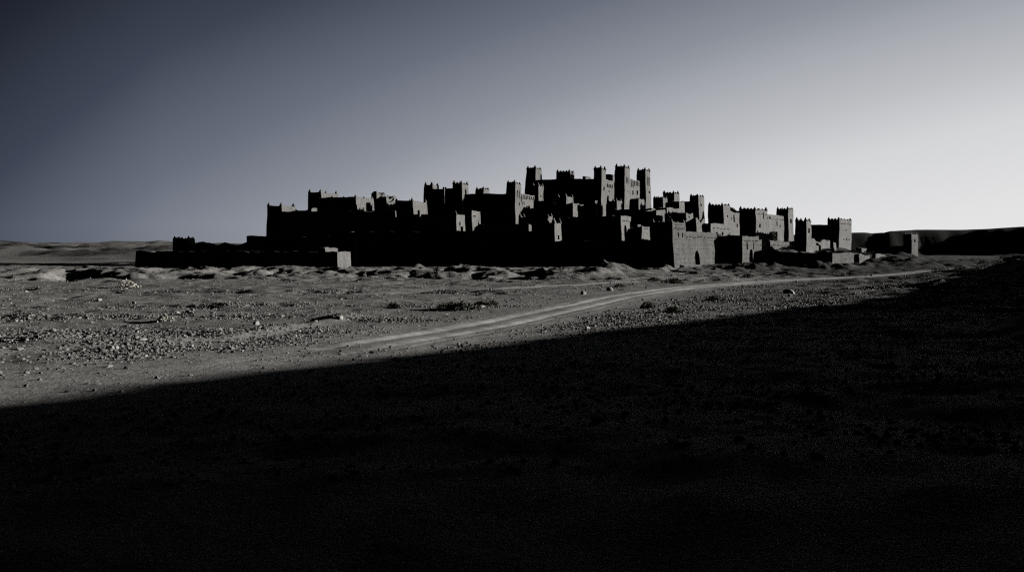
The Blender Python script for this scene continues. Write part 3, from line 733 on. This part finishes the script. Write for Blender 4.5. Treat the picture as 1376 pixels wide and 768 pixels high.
x, y = at_depth(1039.5, 252); bush('shrub', 'round dark bush before the wide windowed facade', x, y, .95, zat(309.5, 252)-H(x, y), M_LEAF, 900, SG, seed=70, leaf=.22)
x, y = at_depth(980, 229); bush('shrub', 'round bush showing above the dark front of the gatehouse', x, y, 1.5, zat(312.5, 229)-H(x, y), M_LEAF, 1100, SG, seed=71, leaf=.22)
x, y = at_depth(901, 222); bush('shrub', 'tall dark bush behind the left shoulder of the gate tower', x, y, 1.2, zat(290.5, 222)-H(x, y), M_LEAF, 1300, SG, seed=72, leaf=.22)
TR = 'scrub dotted over the far right lowland'
for k in range(80):
    D = 165+230*rnd.random(); x = D*(.345+.2*rnd.random()) if k % 3 else D*(.36+.16*rnd.random())
    r = rnd.uniform(.6, 1.5)
    if k == 0: proto = bush('shrub', 'scrubby bush on the dim lowland at the far right', x, D, 1, .8, M_LEAF, 220, TR, seed=90, leaf=.16)
    else:
        o = proto.copy(); COL.objects.link(o); o.location = (x, D, H(x, D)-.03); o.rotation_euler.z = rnd.uniform(0, 6); o.scale = (r, r, r*rnd.uniform(.7, 1.1))
        for ch in proto.children:
            c = ch.copy(); COL.objects.link(c); c.parent = o

# ------------------------------------------------------------------ light, sky, camera
EXPO = 1.0
w = bpy.data.worlds.new('World'); S.world = w; w.use_nodes = True
nt = w.node_tree; bg = nt.nodes['Background']
def N(k, **kw):
    n = nt.nodes.new(k)
    for a, v in kw.items(): setattr(n, a, v)
    return n
def M(op, a, b=0., c=0.):
    n = N('ShaderNodeMath', operation=op)
    for i, v in enumerate((a, b, c)):
        if hasattr(v, 'links'): nt.links.new(v, n.inputs[i])
        else: n.inputs[i].default_value = v
    return n.outputs[0]
sky = N('ShaderNodeTexSky', sky_type='NISHITA', sun_disc=False)
sky.sun_elevation = R(ELEV); sky.sun_rotation = R(90-ALPHA); sky.air_density = 1.0; sky.dust_density = 1.0
# the sky is brightest low in the hazy quarter ahead to the right and falls away to deep blue overhead and behind
tc = N('ShaderNodeTexCoord'); sx = N('ShaderNodeSeparateXYZ'); nt.links.new(tc.outputs['Generated'], sx.inputs[0])
GLOW = R(50)
hl = M('SQRT', M('MAXIMUM', M('ADD', M('MULTIPLY', sx.outputs[0], sx.outputs[0]), M('MULTIPLY', sx.outputs[1], sx.outputs[1])), 1e-6))
ca = M('DIVIDE', M('ADD', M('MULTIPLY', sx.outputs[0], math.sin(GLOW)), M('MULTIPLY', sx.outputs[1], math.cos(GLOW))), hl)
q = M('DIVIDE', M('SUBTRACT', M('SUBTRACT', M('SUBTRACT', M('SUBTRACT', M('ADD', M('MULTIPLY', ca, 856), 63), M('MULTIPLY', M('MAXIMUM', sx.outputs[2], 0), 1450)), M('MULTIPLY', M('MAXIMUM', M('SUBTRACT', sx.outputs[2], .24), 0), 4000)), M('MULTIPLY', M('MULTIPLY', M('SUBTRACT', ca, .6), M('MINIMUM', M('MAXIMUM', sx.outputs[2], 0), .3)), 1000)), M('MULTIPLY', M('MAXIMUM', M('SUBTRACT', .36, ca), 0), 320)), 850)
rp = N('ShaderNodeValToRGB'); nt.links.new(q, rp.inputs[0])
def lin(v): v /= 255; return v/12.92 if v < .04045 else ((v+.055)/1.055)**2.4
STOPS = [(-90, (3, 4, 6)), (19, (35, 39, 51)), (150, (60, 66, 80)), (290, (100, 106, 119)), (405, (133, 138, 147)), (480, (160, 163, 169)), (560, (180, 182, 186)), (645, (203, 204, 206)), (775, (217, 217, 218)), (850, (220, 220, 220))]
el = rp.color_ramp.elements
while len(el) < len(STOPS): el.new(.5)
for e, (p, c) in zip(el, STOPS): e.position = max(0, (p+90)/940); e.color = (*[lin(v) for v in c], 1)
q2 = M('MULTIPLY_ADD', q, 850/940, 90/940); nt.links.new(q2, rp.inputs[0])
bw = N('ShaderNodeRGBToBW'); nt.links.new(sky.outputs[0], bw.inputs[0])
mod = M('MULTIPLY', M('MINIMUM', M('POWER', M('MULTIPLY', bw.outputs[0], .5), .35), 1.1), 10/2**EXPO)
mx = N('ShaderNodeVectorMath', operation='SCALE'); nt.links.new(rp.outputs[0], mx.inputs[0]); nt.links.new(mod, mx.inputs['Scale'])
nt.links.new(mx.outputs[0], bg.inputs['Color'])
bg.inputs['Strength'].default_value = .1

sl = bpy.data.lights.new('sun', 'SUN'); sl.energy = 5; sl.angle = R(.7); sl.color = (1, .985, .96)
so = bpy.data.objects.new('sun', sl); COL.objects.link(so); so.rotation_euler = SUN.to_track_quat('Z', 'Y').to_euler(); so.location = (60, 0, 60)
cam = bpy.data.cameras.new('camera'); cam.lens = 36; cam.sensor_width = 36; cam.clip_end = 30000; cam.clip_start = .1
cam.shift_y = -(384-HY)/F
co = bpy.data.objects.new('camera', cam); COL.objects.link(co); co.location = (0, 0, CAMZ); co.rotation_euler = (R(90), 0, 0); S.camera = co
S.cycles.use_denoising = False; S.cycles.use_adaptive_sampling = False; S.cycles.diffuse_bounces = 0; S.cycles.filter_width = 1.2
S.view_settings.view_transform = 'Standard'; S.view_settings.look = 'None'; S.view_settings.exposure = EXPO; S.view_settings.gamma = 1
